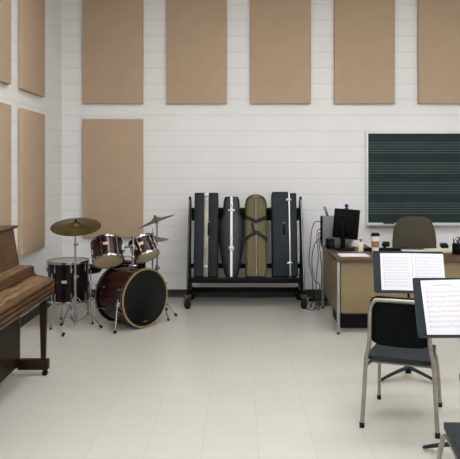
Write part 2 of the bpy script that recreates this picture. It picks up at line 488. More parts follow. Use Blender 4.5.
fb.use('woodtop').prism([(X(-1.733), .8492), (X(-1.614), .8492), (X(-1.616), .853), (X(-1.731), .853)], 'y', .034, L-.034)
fb.build('fallboard', t)
ks = mb('wood').prism([(X(-1.474), 0.7520), (X(-1.452), 0.7465), (X(-1.444), 0.7370), (X(-1.444), 0.7204), (X(-1.460), 0.7172), (X(-1.460), 0.7093),
    (X(-1.446), 0.7062), (X(-1.446), 0.6856), (X(-1.462), 0.6833), (X(-1.462), 0.6730), (X(-1.447), 0.6706), (X(-1.449), 0.6477), (X(-1.466), 0.6453), (X(-1.466), 0.6351), (X(-1.456), 0.6319), (X(-1.47), 0.6058), (X(-1.50), 0.6058), (X(-1.50), 0.7504)], 'y', .0325, L-.0325)
ks.build('key_slip', t)
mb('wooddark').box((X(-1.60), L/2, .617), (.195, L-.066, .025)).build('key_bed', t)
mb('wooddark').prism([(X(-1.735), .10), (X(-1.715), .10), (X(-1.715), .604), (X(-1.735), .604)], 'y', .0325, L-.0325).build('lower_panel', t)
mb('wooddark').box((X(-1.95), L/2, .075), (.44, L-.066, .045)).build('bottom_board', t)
for y in (L-.042, .042):
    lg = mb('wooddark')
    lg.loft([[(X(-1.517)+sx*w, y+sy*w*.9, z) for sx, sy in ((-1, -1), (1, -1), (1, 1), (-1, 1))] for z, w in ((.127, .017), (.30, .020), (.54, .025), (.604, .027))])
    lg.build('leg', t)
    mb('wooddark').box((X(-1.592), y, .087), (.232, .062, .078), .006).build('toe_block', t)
    k = mb('rubber').cyl((X(-1.505), y-.013, .021), (X(-1.505), y+.013, .021), .021)
    k.cyl((X(-1.515), y, .02), (X(-1.515), y, .05), .007)
    k.build('caster', t)

# ------------------------------------------------------------------ instrument rack
LEAN = R(13.5)
rx0, rx1 = -.60, .752
t = thing('instrument_rack', 'black rolling instrument rack holding four upright cases', 'rack', ((rx0+rx1)/2, 7.7, 0))
def rk(p): return (p[0]-(rx0+rx1)/2, p[1]-7.7, p[2])
for x in (rx0+.012, rx1-.012):
    x -= (rx0+rx1)/2
    sd = mb('blacksteel')
    prof = smooth([(0, -.30, .20), (0, -.30, .30), (0, -.225, .50), (0, -.06, .95), (0, .06, 1.23), (0, .078, 1.268)], 6)
    prof += smooth([(0, .11, 1.272), (0, .235, 1.20), (0, .225, 1.10), (0, .15, .80), (0, .095, .50), (0, .06, .36), (0, .05, .20)], 6)
    sd.prism([(p.y, p.z) for p in prof], 'x', x-.011, x+.011, .002, 1)
    sd.build('side_frame', t)
    mb('alu').tube([(x, -.302, .22), (x, -.302, .30), (x, -.227, .50), (x, -.062, .95), (x, .058, 1.23)], .006, 6).build('lit_edge', t)  # bright strip standing in for the lit front edge of the frame
    mb('blacksteel').box((x, -.02, .185), (.03, .60, .04), .004).build('foot_bar', t)
    mb('blacksteel').prism([(.06, .20), (.26, .20), (.26, .24), (.13, .62), (.10, .62)], 'x', x-.009, x+.009, .002, 1).build('rear_brace', t)
    for y, sw in ((-.27, -28), (.23, 24)):
        SW = Matrix.Translation((x, y, 0)) @ Matrix.Rotation(R(sw*(1 if x > 0 else -1)), 4, 'Z')
        cs = mb('dullalu').box((0, 0, .159), (.06, .06, .012), Mx=SW)
        for q in (-1, 1): cs.prism([(-.03, .155), (.03, .155), (.026, .07), (-.002, .07)], 'x', q*.0255-.0025, q*.0255+.0025, Mx=SW)
        co = cs.build('caster', t)
        wm = SW @ Matrix.Translation((0, .012, .0605)) @ Matrix.Rotation(PI/2, 4, 'Y')
        w = mb('rubber').lathe([(.024, -.020), (.056, -.020), (.0605, -.014), (.0605, .014), (.056, .020), (.024, .020)], 24, wm)
        w.use('darkgrey').lathe([(0, -.022), (.026, -.022), (.028, -.01), (.028, .01), (.026, .022), (0, .022)], 16, wm)
        w.build('wheel', co)
hw = (rx1-rx0)/2 - .025
mb('blacksteel').box((0, .21, 1.05), (hw*2, .025, .155), .004).build('back_rail', t)
mb('blacksteel').box((0, .075, .442), (hw*2, .022, .055), .004).build('middle_rail', t)
mb('blacksteel').box((0, .16, -.008), (hw*2, .32, .012), Mx=Matrix.Translation((0, -.285, .366)) @ Matrix.Rotation(-LEAN, 4, 'X')).box((0, -.292, .334), (hw*2, .016, .052), .003).box((0, .03, .27), (hw*2, .016, .05)).build('shelf', t)
mb('blacksteel').box((0, .20, .135), (hw*2, .03, .055), .004).build('cross_bar', t)

# the cases: local z runs up the case, front face towards -y, leaning back on the rack
def case_root(name, label, x):
    o = thing(name, label, 'instrument case', (x, 7.415, .366), 0, 'cases on the rack')
    o.rotation_euler = (-LEAN, 0, 0)
    return o
def latch(m, x, y, z, w=.03, h=.03):
    m.box((x, y-.006, z), (w, .014, h), .004).box((x, y-.014, z+.002), (w*.5, .008, h*.6), .003)
    return m
def handle(x, y, z, h, parent):
    m = mb('blackplastic').tube(smooth([(x, y, z-h/2), (x, y-.03, z-h/2+.012), (x, y-.036, z), (x, y-.03, z+h/2-.012), (x, y, z+h/2)], 5), .008, 8)
    m.use('alu').box((x, y-.004, z-h/2), (.022, .012, .02), .003).box((x, y-.004, z+h/2), (.022, .012, .02), .003)
    return m.build('handle', parent)
# 1 wide black hard case with a broad metal valance
c = case_root('hard_instrument_case', 'black hard case with a broad scuffed metal band, first on the rack from the drums', -.383)
b = mb('case_black')
for sx in (-1, 1):
    xs = sx*.0845
    b.prism([(xs-sx*.055, .0), (xs+sx*.052, 0), (xs+sx*.056, .03), (xs+sx*.056, .16), (xs-sx*.055, .16)], 'z', .005, .985, .01, 3)
b.box((0, .19, .495), (.27, .09, .97), .015, 3)
b.build('shell', c)
mb('dullalu').box((.0, .075, .495), (.0575, .154, .984), .004).build('metal_band', c)
for q in ((.12, .05, .03), (.90, .04, .03), (.965, .05, .05)): latch(mb('alu'), 0, 0, *q).build('latch', c)
pass; handle(.03, .0, .55, .16, c)
# 2 moulded cello case seen on its edge
c = case_root('cello_case', 'dark grey shaped cello case with narrow neck and silver centre strip', -.088)
def sec(z):
    ks_ = [(0, .056), (.012, .070), (.06, .086), (.2, .113), (.38, .143), (.5, .152), (.64, .151), (.68, .145), (.70, .132), (.72, .112), (.745, .102), (.86, .097), (.915, .091), (.94, .078), (.948, .06)]
    for (z0, w0), (z1, w1) in zip(ks_, ks_[1:]):
        if z0 <= z <= z1: return w0 + (w1-w0)*(z-z0)/(z1-z0)
    return .055
def dep(z):
    return .26 if z < .70 else .26 - .12*min(1, (z-.70)/.06)
rings = []
zs = [0, .006, .012, .03, .06, .1, .15, .2, .25, .3, .38, .45, .52, .6, .64, .68, .7, .72, .735, .745, .76, .78, .82, .86, .9, .925, .94, .948]
for z in zs:
    w, d = sec(z), dep(z); inset = max(0, .05-w*.2)*.3 + (.02 if z in (0, .948) else .0)
    n = 24; rg = []
    for i in range(n):
        a = 2*PI*i/n
        cx_, sy_ = math.cos(a), math.sin(a)
        p = .62
        rg.append((w*math.copysign(abs(cx_)**p, cx_), d/2 + inset*.5 + (d/2-inset)*math.copysign(abs(sy_)**p, sy_), z))
    rings.append(rg)
mb('case_grey').loft(rings).build('shell', c)
st = mb('alu')
for z0, z1 in zip(zs[1:], zs[2:-1]):
    st.box((0, .0+.002+max(0, .05-sec((z0+z1)/2)*.2)*.3, (z0+z1)/2), (.026, .012, (z1-z0)+.002))
st.build('seam_strip', c)
for q in ((.33, .06, .045), (.775, .075, .022), (.44, .035, .03), (.84, .035, .05)): latch(mb('alu'), 0, .012, *q).build('latch', c)
pass; handle(.12, .10, .50, .13, c)
# 3 olive canvas bag
c = case_root('canvas_gig_bag', 'olive canvas instrument bag with black straps and centre zip', .198)
rings = []
for z, w, d in ((0, .09, .10), (.012, .115, .125), (.04, .122, .135), (.3, .124, .14), (.6, .124, .14), (.8, .12, .135), (.88, .112, .125), (.925, .092, .108), (.945, .06, .085), (.95, .02, .05)):
    poly = rrect(2*w, 2*d, min(w, d)*.42)
    rings.append([(x, y+.135, z) for x, y in poly])
mb('canvas').loft(rings).build('bag_body', c)
pp = mb('piping').tube(smooth([(-.121, .05, .78), (-.118, .045, .86), (-.10, .035, .915), (-.06, .03, .947), (0, .03, .958), (.06, .03, .947), (.10, .035, .915), (.118, .045, .86), (.121, .05, .78)], 5), .009, 8)
pp.build('piping', c)
z_ = mb('dullalu').box((0, -.004, .465), (.007, .008, .87))
z_.use('zip').box((-.009, -.0035, .465), (.011, .006, .86)).box((.009, -.0035, .465), (.011, .006, .86))
z_.build('zip', c)
def strap(pts, w):
    m = mb('strap'); P = smooth(pts, 7); rg = []
    for p in P: rg.append([p+V((0, -.004, w/2)), p+V((0, .004, w/2)), p+V((0, .004, -w/2)), p+V((0, -.004, -w/2))])
    return m.loft(rg)
strap([(-.131, .10, .70), (-.128, .02, .69), (-.10, -.010, .685), (-.04, -.014, .655), (0, -.014, .64), (.04, -.014, .655), (.10, -.010, .68), (.128, .02, .685), (.131, .10, .69)], .044).build('strap', c)
strap([(-.131, .10, .42), (-.128, .02, .43), (-.10, -.010, .45), (-.04, -.014, .495), (0, -.014, .51), (.04, -.014, .495), (.10, -.010, .45), (.128, .02, .43), (.131, .10, .42)], .046).build('strap', c)
mb('strap').tube(smooth([(-.05, -.008, .62), (-.035, -.014, .57), (-.03, -.014, .53), (-.028, -.010, .49)], 5), .012, 8).build('carry_handle', c)
# 4 long blue black case
c = case_root('hard_instrument_case', 'blue-black tall hard case with a slim silver seam, last on the rack by the desk', .527)
mb('case_blue').box((-.044, .14, .50), (.195, .28, .99), .014, 3).box((.108, .14, .497), (.082, .26, .975), .014, 3).build('shell', c)
mb('alu').box((.0605, .14, .50), (.018, .286, .992), .003).build('seam_strip', c)
for q in ((.16, .06, .026), (.90, .06, .026)): latch(mb('alu'), .055, 0, *q).build('latch', c)
handle(-.004, .002, .545, .15, c)

# ------------------------------------------------------------------ drum kit
BD = V((-.936, 6.54, .302)); bn = V((.755, -.656, 0)).normalized()      # centre of the front head and where it faces
t = thing('bass_drum', 'wine-red bass drum with black front head and two mounted toms', 'drum', (BD.x, BD.y, 0))
F = frame((0, 0, BD.z), bn, (0, 0, 1))        # local z along the axis, x up
DL = .45
sh = mb('shell').lathe([(.276, -.03), (.276, -DL+.03)], 48, F)
sh.build('shell', t)
hp = mb('hoopwood').lathe([(.281, -.004), (.290, .0), (.2955, -.001), (.2985, -.008), (.2985, -.011)], 56, F).lathe([(.2985, -.031), (.2985, -.034), (.292, -.038), (.277, -.038)], 56, F)
hp.use('shelldark').lathe([(.2985, -.011), (.2984, -.031)], 56, F)
hp.build('front_hoop', t)
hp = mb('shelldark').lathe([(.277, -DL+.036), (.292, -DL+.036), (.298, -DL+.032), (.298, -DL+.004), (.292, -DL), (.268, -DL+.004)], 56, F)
hp.use('alu').lathe([(.2985, -DL+.012), (.2995, -DL+.014), (.2995, -DL+.022), (.2985, -DL+.024)], 56, F)
hp.build('rear_hoop', t)
hd = mb('headblack').lathe([(0, -.009), (.272, -.009), (.280, -.005)], 56, F)
hd.use('badgeprint')
for k in range(5):
    hd.box((-.235, (k-2)*.012, -.0088), (.007, .008, .0012), Mx=F)
hd.build('front_head', t)
mb('headwhite').lathe([(0, -DL+.008), (.27, -DL+.008)], 48, F).build('rear_head', t)
lg_ = None
for k in range(8):
    a = 2*PI*(k+.5)/8
    ca, sa = math.cos(a), math.sin(a)
    for zz, z0, z1, zc in ((-.105, .004, -.10, .003), (-DL+.105, -DL-.004, -DL+.10, -DL-.003)):
        lu = mb('chrome').box((0, 0, 0), (.018, .018, .05), .006, Mx=F @ Matrix.Translation((.284*ca, .284*sa, zz)) @ Matrix.Rotation(a, 4, 'Z'))
        lu.cyl(F @ V((.297*ca, .297*sa, z0)), F @ V((.290*ca, .290*sa, z1)), .0042, n=8)
        lu.box((0, 0, 0), (.022, .016, .010), .003, Mx=F @ Matrix.Translation((.294*ca, .294*sa, zc)) @ Matrix.Rotation(a, 4, 'Z'))
        lu.build('tension_lug', t)
side = V((.656, .755, 0))
for sgn in (-1, 1):
    b0 = V((0, 0, 0)) - bn*.10 + side*sgn*.272; b0.z = .265
    ft = V((0, 0, .012)) - bn*.05 + side*sgn*.35
    sp = mb('chrome').cyl(b0+V((0, 0, .05)), ft+V((0, 0, .02)), .0085, n=10)
    sp.box(tuple(b0), (.05, .05, .055), .012)
    so = sp.build('spur', t)
    mb('rubber').ball(tuple(ft+V((0, 0, .006))), .016).build('rubber_foot', so)
# tom mount
mp_ = V((0, 0, 0)) - bn*.20
m = mb('chrome').box((mp_.x, mp_.y, .607), (.085, .07, .03), .008).cyl((mp_.x, mp_.y, .60), (mp_.x, mp_.y, .90), .0135)
m.box((mp_.x, mp_.y, .80), (.05, .045, .06), .012).box((mp_.x, mp_.y, .70), (.042, .042, .03), .008).ball((mp_.x, mp_.y, .905), .018)
m.build('tom_mount', t)
def tom(bot, up, rad, dp, name_label, post_z):
    up = V(up).normalized(); bot = V(bot) - V((BD.x, BD.y, 0))
    Fm = frame(bot, up, (1, 0, 0))
    sh = mb('shell').lathe([(rad, .012), (rad, dp-.012)], 40, Fm)
    o = sh.build('tom', t); o['label'] = name_label
    for z in (.0, dp): mb('chrome').lathe([(rad-.004, z-.012), (rad+.009, z-.012), (rad+.011, z), (rad+.009, z+.012), (rad-.004, z+.012)], 40, Fm, close=True).build('rim', o)
    mb('headclear').lathe([(0, -.004), (rad-.003, -.004)], 40, Fm).build('resonant_head', o)
    mb('headwhite').lathe([(0, dp+.004), (rad-.003, dp+.004)], 40, Fm).build('batter_head', o)
    for k in range(6):
        a = 2*PI*(k+.27)/6
        lu = mb('chrome').box((0, 0, 0), (.016, .018, .032), .005, Mx=Fm @ Matrix.Translation((rad*math.cos(a)+.006*math.cos(a), rad*math.sin(a)+.006*math.sin(a), dp*.30)) @ Matrix.Rotation(a, 4, 'Z'))
        lu.box((0, 0, 0), (.016, .018, .032), .005, Mx=Fm @ Matrix.Translation(((rad+.006)*math.cos(a), (rad+.006)*math.sin(a), dp*.72)) @ Matrix.Rotation(a, 4, 'Z'))
        lu.cyl(Fm @ V(((rad+.01)*math.cos(a), (rad+.01)*math.sin(a), .0)), Fm @ V(((rad+.01)*math.cos(a), (rad+.01)*math.sin(a), dp)), .004, n=8)
        lu.build('tension_lug', o)
    # badge on the side facing the viewer
    a = math.atan2(*( (Fm.inverted().to_3x3() @ V((.14, -1, 0))).yx ))
    bd = mb('badge').box((0, 0, 0), (.003, .045, .03), .001, Mx=Fm @ Matrix.Rotation(a, 4, 'Z') @ Matrix.Translation((rad+.001, 0, dp*.6)))
    bd.use('badgeprint').box((0, 0, 0), (.001, .032, .006), Mx=Fm @ Matrix.Rotation(a, 4, 'Z') @ Matrix.Translation((rad+.0029, 0, dp*.62)))
    bd.build('badge', o)
    # bracket to the post
    cen = Fm @ V((0, 0, dp*.55)); pz = V((mp_.x, mp_.y, post_z)); dd = (pz-cen); 
    loc = Fm.inverted().to_3x3() @ dd; loc.z = 0; loc.normalize()
    edge = Fm @ (V((0, 0, dp*.55)) + loc*rad)
    br = mb('chrome').tube([edge, edge+(Fm.to_3x3() @ loc)*.03, pz], .011, 10).box((0, 0, 0), (.03, .055, .085), .01, Mx=Fm @ Matrix.Translation(V((0, 0, dp*.55))+loc*(rad+.008)) @ Matrix.Rotation(math.atan2(loc.y, loc.x), 4, 'Z'))
    br.build('bracket', o)
tom((-1.325, 6.60, .666), (-.20, .52, .86), .152, .215, 'larger wine-red tom beside the cymbal stand', .80)
tom((-.955, 6.76, .690), (-.42, .38, .85), .128, .19, 'smaller wine-red tom tilted towards the back', .80)

# floor tom
ft_ = V((-1.755, 6.68, 0)); 
t = thing('floor_tom', 'dark wine floor tom on three chrome legs near the piano', 'drum', ft_)
FZ0, FZ1, FR = .262, .655, .203
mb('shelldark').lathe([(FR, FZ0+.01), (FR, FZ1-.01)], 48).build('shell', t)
for z in (FZ0, FZ1): mb('chrome').lathe([(FR-.004, z-.012), (FR+.009, z-.012), (FR+.011, z), (FR+.009, z+.012), (FR-.004, z+.012)], 48, None, True).build('rim', t)
mb('headwhite').lathe([(0, FZ1+.004), (FR-.003, FZ1+.004)], 40).build('batter_head', t)
mb('headclear').lathe([(0, FZ0-.004), (FR-.003, FZ0-.004)], 40).build('resonant_head', t)
for k in range(8):
    a = 2*PI*(k+.5)/8
    for z, z1 in ((FZ0+.075, FZ0), (FZ1-.075, FZ1)):
        lu = mb('chrome').box((0, 0, 0), (.018, .018, .04), .006, Mx=Matrix.Rotation(a, 4, 'Z') @ Matrix.Translation((FR+.007, 0, z)))
        lu.cyl(((FR+.009)*math.cos(a), (FR+.009)*math.sin(a), z1), ((FR+.009)*math.cos(a), (FR+.009)*math.sin(a), z), .004, n=8)
        lu.build('tension_lug', t)
for k in range(3):
    a = 2*PI*k/3 + .03
    p = V((math.cos(a), math.sin(a), 0))
    lg = mb('chrome').tube(smooth([p*(FR+.026)+V((0, 0, .56)), p*(FR+.026)+V((0, 0, .30)), p*(FR+.028)+V((0, 0, .15)), p*(FR+.045)+V((0, 0, .015))], 4), .0065, 8)
    lg.box((0, 0, 0), (.03, .036, .06), .008, Mx=Matrix.Rotation(a, 4, 'Z') @ Matrix.Translation((FR+.018, 0, .42)))
    lo = lg.build('leg', t)
    mb('rubber').ball(tuple(p*(FR+.045)+V((0, 0, .013))), .0125, (1, 1, 1)).build('rubber_foot', lo)
a = math.atan2(-1, .06)
mb('silverplate').box((0, 0, 0), (.003, .05, .028), .001, Mx=Matrix.Rotation(a, 4, 'Z') @ Matrix.Translation((FR+.0012, 0, .472))).build('badge', t)

# stands: tripod
def tripod(t, H, a0, rad, spread_z, dirs=None, r=.0062):
    """double braced tripod about the origin, tube up to H"""
    mb('chrome').cyl((0, 0, .05), (0, 0, H*.55), .0125).cyl((0, 0, H*.52), (0, 0, H), .0085).cyl((0, 0, H*.5), (0, 0, H*.55), .018).box((.02, 0, H*.525), (.03, .012, .02), .004).cyl((0, 0, H*.82), (0, 0, H*.85), .015).box((.018, 0, H*.835), (.028, .01, .016), .004).build('tube', t)
    mb('chrome').cyl((0, 0, spread_z-.02), (0, 0, spread_z+.02), .02).build('collar', t)
    mb('chrome').cyl((0, 0, .075), (0, 0, .105), .018).build('collar', t)
    for k in range(3):
        a = a0 + 2*PI*k/3
        p = V((math.cos(a), math.sin(a), 0)); q = V((-p.y, p.x, 0))*.009
        lg = mb('chrome')
        for s_ in (-1, 1):
            lg.tube([p*.02+q*s_+V((0, 0, spread_z)), p*rad*.93+q*s_+V((0, 0, .028))], r*.62, 8)
            lg.tube([p*.016+q*s_*.6+V((0, 0, .09)), p*rad*.52+q*s_*.6+V((0, 0, (spread_z)*.50))], r*.5, 8)
        lo = lg.build('leg', t)
        mb('rubber').cyl(p*rad*.90+V((0, 0, .033)), p*rad+V((0, 0, .014)), .015, .0135, 12).build('rubber_foot', lo)
def cymbal(rad, Mx):
    b = rad*.24
    return mb('bronze').lathe([(.006, b*.40), (b*.4, b*.37), (b*.8, b*.18), (b, .0), (b*1.15, -.004), (rad*.55, -.012), (rad*.85, -.022), (rad, -.03), (rad, -.0315), (rad*.85, -.0235), (rad*.55, -.0135), (b*1.1, -.006), (b*.8, b*.16), (b*.4, b*.35), (.006, b*.38)], 56, Mx)
t = thing('cymbal_stand', 'chrome tripod cymbal stand in front of the floor tom with a large bronze cymbal', 'cymbal stand', (-1.62, 6.435, 0), 0, 'cymbal stands')
tripod(t, 1.02, math.atan2(6.176-6.435, -1.678+1.62), .262, .33)
Cm = frame((0.004, 0, 1.058), (.03, -.29, .96))
o = cymbal(.245, Cm).build('cymbal', t)
mb('blackplastic').cyl(Cm @ V((0, 0, .015)), Cm @ V((0, 0, .04)), .014, .011, 12).cyl(Cm @ V((0, 0, -.035)), Cm @ V((0, 0, .0)), .012).build('felt', t)
mb('chrome').cyl((0, 0, 1.0), (0, 0, 1.02), .012).cyl(Cm @ V((0, 0, -.05)), Cm @ V((0, 0, .06)), .004, n=8).build('tilter', t)

t = thing('cymbal_stand', 'chrome cymbal stand behind the smaller tom with a steeply tilted thin cymbal', 'cymbal stand', (-.88, 6.97, 0), 0, 'cymbal stands')
tripod(t, 1.03, math.atan2(.06, .2), .215, .27)
Cm = frame((-.012, 0, 1.065), (-.36, .06, .93))
cymbal(.208, Cm).build('cymbal', t)
mb('blackplastic').cyl(Cm @ V((0, 0, .012)), Cm @ V((0, 0, .042)), .013, .011, 12).build('felt', t)
mb('chrome').cyl((0, 0, 1.01), Cm @ V((0, 0, .0)), .008).box((0, 0, 1.025), (.03, .02, .03), .006).build('tilter', t)

t = thing('hi_hat_stand', 'chrome hi-hat stand with two small bronze cymbals behind the smaller tom', 'hi-hat', (-.965, 7.255, 0))
tripod(t, .80, R(20), .17, .22)
mb('chrome').cyl((0, 0, .78), (0, 0, .945), .004, n=8).cyl((0, 0, .86), (0, 0, .89), .012).build('rod', t)
cymbal(.18, Matrix.Translation((0, 0, .845))).build('top_cymbal', t)
cymbal(.18, Matrix.Translation((0, 0, .78)) @ Matrix.Rotation(PI, 4, 'X')).build('bottom_cymbal', t)

t = thing('snare_drum', 'low dark snare drum on a stand, mostly hidden behind the bass drum and toms', 'drum', (-1.205, 7.20, 0))
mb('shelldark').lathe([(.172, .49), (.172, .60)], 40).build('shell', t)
for z in (.487, .603): mb('chrome').lathe([(.168, z-.012), (.182, z-.012), (.184, z), (.182, z+.012), (.168, z+.012)], 40, None, True).build('rim', t)
mb('headwhite').lathe([(0, .607), (.169, .607)], 40).build('batter_head', t)
mb('headclear').lathe([(0, .484), (.169, .484)], 40).build('resonant_head', t)
sd = mb('chrome')
for k in range(3):
    a = 2*PI*k/3+1.0; p = V((math.cos(a), math.sin(a), 0))
    sd.tube([p*.012+V((0, 0, .40)), p*.19+V((0, 0, .47)), p*.19+V((0, 0, .515))], .007, 8)
    sd.tube([p*.012+V((0, 0, .25)), p*.15+V((0, 0, .014))], .007, 8)
sd.cyl((0, 0, .12), (0, 0, .42), .012)
sd.build('stand', t)

t = thing('drum_throne', 'low black padded drum stool behind the floor tom', 'stool', (-1.70, 7.30, 0))
mb('blackplastic').lathe([(0, .44), (.135, .44), (.155, .455), (.16, .485), (.15, .51), (.12, .52), (0, .522)], 36).build('seat', t)
mb('chrome').cyl((0, 0, .07), (0, 0, .442), .013).cyl((0, 0, .26), (0, 0, .30), .022).build('post', t)
for k in range(3):
    a = 2*PI*k/3 + R(-75); p = V((math.cos(a), math.sin(a), 0))
    lg = mb('chrome').tube([p*.018+V((0, 0, .27)), p*.21+V((0, 0, .025))], .008, 8).tube([p*.014+V((0, 0, .09)), p*.10+V((0, 0, .16))], .006, 8)
    lo = lg.build('leg', t)
    mb('rubber').cyl(p*.20+V((0, 0, .032)), p*.218+V((0, 0, .0135)), .014, .0125, 12).build('rubber_foot', lo)

# ------------------------------------------------------------------ teacher's desk, L shaped
dx0, dx1, dy0, dy1, dz = .94, 2.85, 6.25, 7.50, .74
t = thing('office_desk', 'tan metal L-shaped office desk with brown top beneath the blackboard', 'desk', (dx0, dy0, 0))
top = [(0, 0), (dx1-dx0, 0), (dx1-dx0, .76), (.50, .76), (.50, dy1-dy0), (0, dy1-dy0)]
mb('desktop').prism(top, 'z', dz-.032, dz, .004).build('desktop', t)
mb('tanmetal').prism([(.045, .205), (dx1-dx0-.05, .205), (dx1-dx0-.05, dz-.033), (.045, dz-.033)], 'y', .055, .075, .002).build('modesty_panel', t)
mb('tanmetal_shaded').box((.0305, .61, .445), (.018, 1.10, .522), .002).build('side_panel', t)
mb('tanmetal_shaded').box((dx1-dx0-.03, .40, .445), (.018, .66, .522), .002).build('side_panel', t)
for x, y in ((.022, .045), (.022, dy1-dy0-.04), (.48, dy1-dy0-.04), (dx1-dx0-.025, .045), (dx1-dx0-.025, .72)):
    lg = mb('alu').box((x, y, (dz-.033+.02)/2+.0), (.026, .03, dz-.033-.02), .003)
    lo = lg.build('leg', t)
    mb('rubber').cyl((x, y, .0), (x, y, .02), .014, n=12).build('foot', lo)
pe = mb('tanmetal').box((1.58, .41, .40), (.40, .58, .60), .004)
po = pe.build('drawer_pedestal', t)
cb = mb('tanmetal_shaded').box((.27, .46, .43), (.40, .70, .50), .004).build('cabinet', t)  # added to block light and deepen the shade under the desk
mb('rubber').box((.27, .55, .09), (.38, .52, .18)).build('shade_block', cb)  # black block added as the dark shade below the modesty panel
for k in range(3):
    d = mb('tanmetal').box((1.58, .705, .20+k*.195), (.38, .014, .18), .004).build('drawer', po)
mb('rubber').box((1.58, .43, .05), (.38, .46, .1)).build('shade_block', t)  # second black block added for under-desk shade

ZD = dz + .0006
def at(x, y): return (x, y, ZD)
# computer
t = thing('desktop_computer', 'grey desktop computer tower standing behind the monitor with cables at its back', 'computer', at(.93, 7.28))
mb('pcgrey').box((.18, .08, .165), (.345, .16, .325), .006).build('case', t)
rp = mb('blackplastic').box((.003, .08, .17), (.012, .14, .31), .002)
for z in (.26, .18, .14, .08): rp.box((-.006, .06, z), (.016, .04, .022), .003)
rp.build('rear_panel', t)
m = mb('dullalu').box((0, 0, .055), (.03, .008, .12), .003, Mx=Matrix.Translation((.075, .08, .325)) @ Matrix.Rotation(R(-20), 4, 'Y'))
m.build('antenna', t)
# monitor
t = thing('computer_monitor', 'black flat computer monitor seen from behind on the desk', 'monitor', at(1.14, 6.93), R(-56))
Tm = Matrix.Translation((0, 0, .275)) @ Matrix.Rotation(R(-7), 4, 'X')
bz = mb('blackplastic').box((0, .0, 0), (.37, .03, .315), .008, Mx=Tm).box((0, -.018, -.01), (.25, .03, .2), .012, Mx=Tm)
bz.build('housing', t)
mb('headblack').box((0, .0155, .008), (.34, .002, .275), Mx=Tm).build('screen', t)
mb('blackplastic').box((0, -.045, .15), (.06, .026, .29), .008).build('stand_neck', t)
mb('blackplastic').lathe([(0, .0), (.105, .0), (.108, .006), (.10, .016), (.03, .024), (0, .024)], 32, Matrix.Translation((0, -.02, 0))).build('stand_base', t)
t = thing('webcam', 'small blue-lensed webcam perched on top of the monitor', 'webcam', (1.147, 6.925, ZD+.432), R(-56))
mb('blackplastic').box((0, 0, .006), (.03, .036, .010), .003).box((0, 0, .016), (.012, .012, .016)).build('clip', t)
mb('bluegloss').ball((0, 0, .034), .021).build('lens_ball', t)
# speaker box
t = thing('desk_speaker', 'small black speaker box between the computer and the monitor', 'speaker', at(.985, 7.03), R(12))
mb('blackplastic').box((0, 0, .054), (.075, .09, .108), .006).build('cabinet', t)
mb('rubber').lathe([(0, .0), (.026, .0), (.03, .004)], 20, Matrix.Translation((0, -.046, .05)) @ Matrix.Rotation(PI/2, 4, 'X')).build('cone', t)
# crumpled tissue
m = mb('paper')
bmt = bmesh.new(); bmesh.ops.create_icosphere(bmt, subdivisions=3, radius=.05)
for v in bmt.verts:
    v.co *= 1 + random.uniform(-.22, .22); v.co.x *= 1.45; v.co.z = max(-.028, v.co.z*.75)
m._take(bmt, Matrix.Translation((0, 0, .029)))
o = m.build('tissue', None, 15); o.location = at(1.28, 7.12); tag(o, 'crumpled white tissue on the desk behind the monitor', 'tissue')
# keyboard
t = thing('keyboard', 'black computer keyboard lying on the desk behind the coffee cup', 'keyboard', at(1.50, 6.90), R(-4))
mb('blackplastic').prism([(-.075, 0), (.075, 0), (.075, .012), (-.075, .024)], 'x', -.2, .2, .003).build('body', t)
kb = mb('rubber')
for i in range(14):
    for j in range(5): kb.box((-.175+i*.027, -.052+j*.026, .0235-.0021*j), (.022, .02, .007), .002, 1)
kb.build('keys', t)
# bottle
t = thing('lotion_bottle', 'small cream plastic bottle with a red cap beside the white papers', 'bottle', at(1.262, 6.73))
mb('creamplastic').lathe([(0, 0), (.026, 0), (.0285, .004), (.0285, .085), (.024, .096), (.012, .102), (0, .102)], 24).build('body', t)
mb('red').lathe([(.008, .102), (.008, .118), (.012, .12), (.012, .132), (.004, .136), (0, .136)], 16).box((-.014, 0, .128), (.026, .008, .007), .002).build('cap', t)
# coffee cup
t = thing('coffee_cup', 'white paper coffee cup with a kraft sleeve and black lid', 'cup', at(1.378, 6.57))
mb('paper').lathe([(0, 0), (.030, 0), (.031, .003), (.0425, .185), (.044, .19), (0, .19)], 32).build('cup_body', t)
mb('sleeve').lathe([(.0365, .07), (.0375, .07), (.0415, .132), (.0405, .132)], 32, None, True).build('sleeve', t)
mb('blackplastic').lathe([(.0445, .182), (.0465, .184), (.0465, .194), (.043, .198), (.041, .21), (.036, .212), (.034, .206), (0, .206)], 32).build('lid', t)
# papers
def sheet(name, key, w, d, x, y, rz, label, z=0, th=.0012, n=1, cat='paper'):
    m = mb(key)
    for k in range(n):
        m.box((random.uniform(-.004, .004)*(n > 1), random.uniform(-.004, .004)*(n > 1), th/2+k*th), (w, d, th), Mx=Matrix.Rotation(random.uniform(-.03, .03)*(n > 1), 4, 'Z'))
    o = m.build(name); o.location = (x, y, ZD+z); o.rotation_euler = (0, 0, rz)
    return tag(o, label, cat)
sheet('paper_stack', 'paper', .28, .216, 1.135, 6.47, R(2), 'thin stack of white papers at the desk corner above the chrome leg', 0, .0012, 5)
sheet('paper_stack', 'paper', .24, .20, 1.82, 6.72, R(-5), 'white papers on the desk in front of the office chair', 0, .002, 6)
sheet('paper_stack', 'paper', .216, .28, 1.575, 6.53, R(6), 'white sheets on the desk right of the coffee cup', 0, .002, 4)
t = thing('file_folder', 'cream file folder with a red edge beside the pen cup', 'folder', at(2.115, 6.80), R(-6))
mb('cream_paper').box((0, 0, .002), (.30, .235, .004), .001).box((-.008, .004, .014), (.30, .235, .003), .001, Mx=Matrix.Rotation(R(-1.2), 4, 'Y')).build('cover', t)
mb('paper').box((0, 0, .0075), (.285, .215, .006)).build('sheets', t)
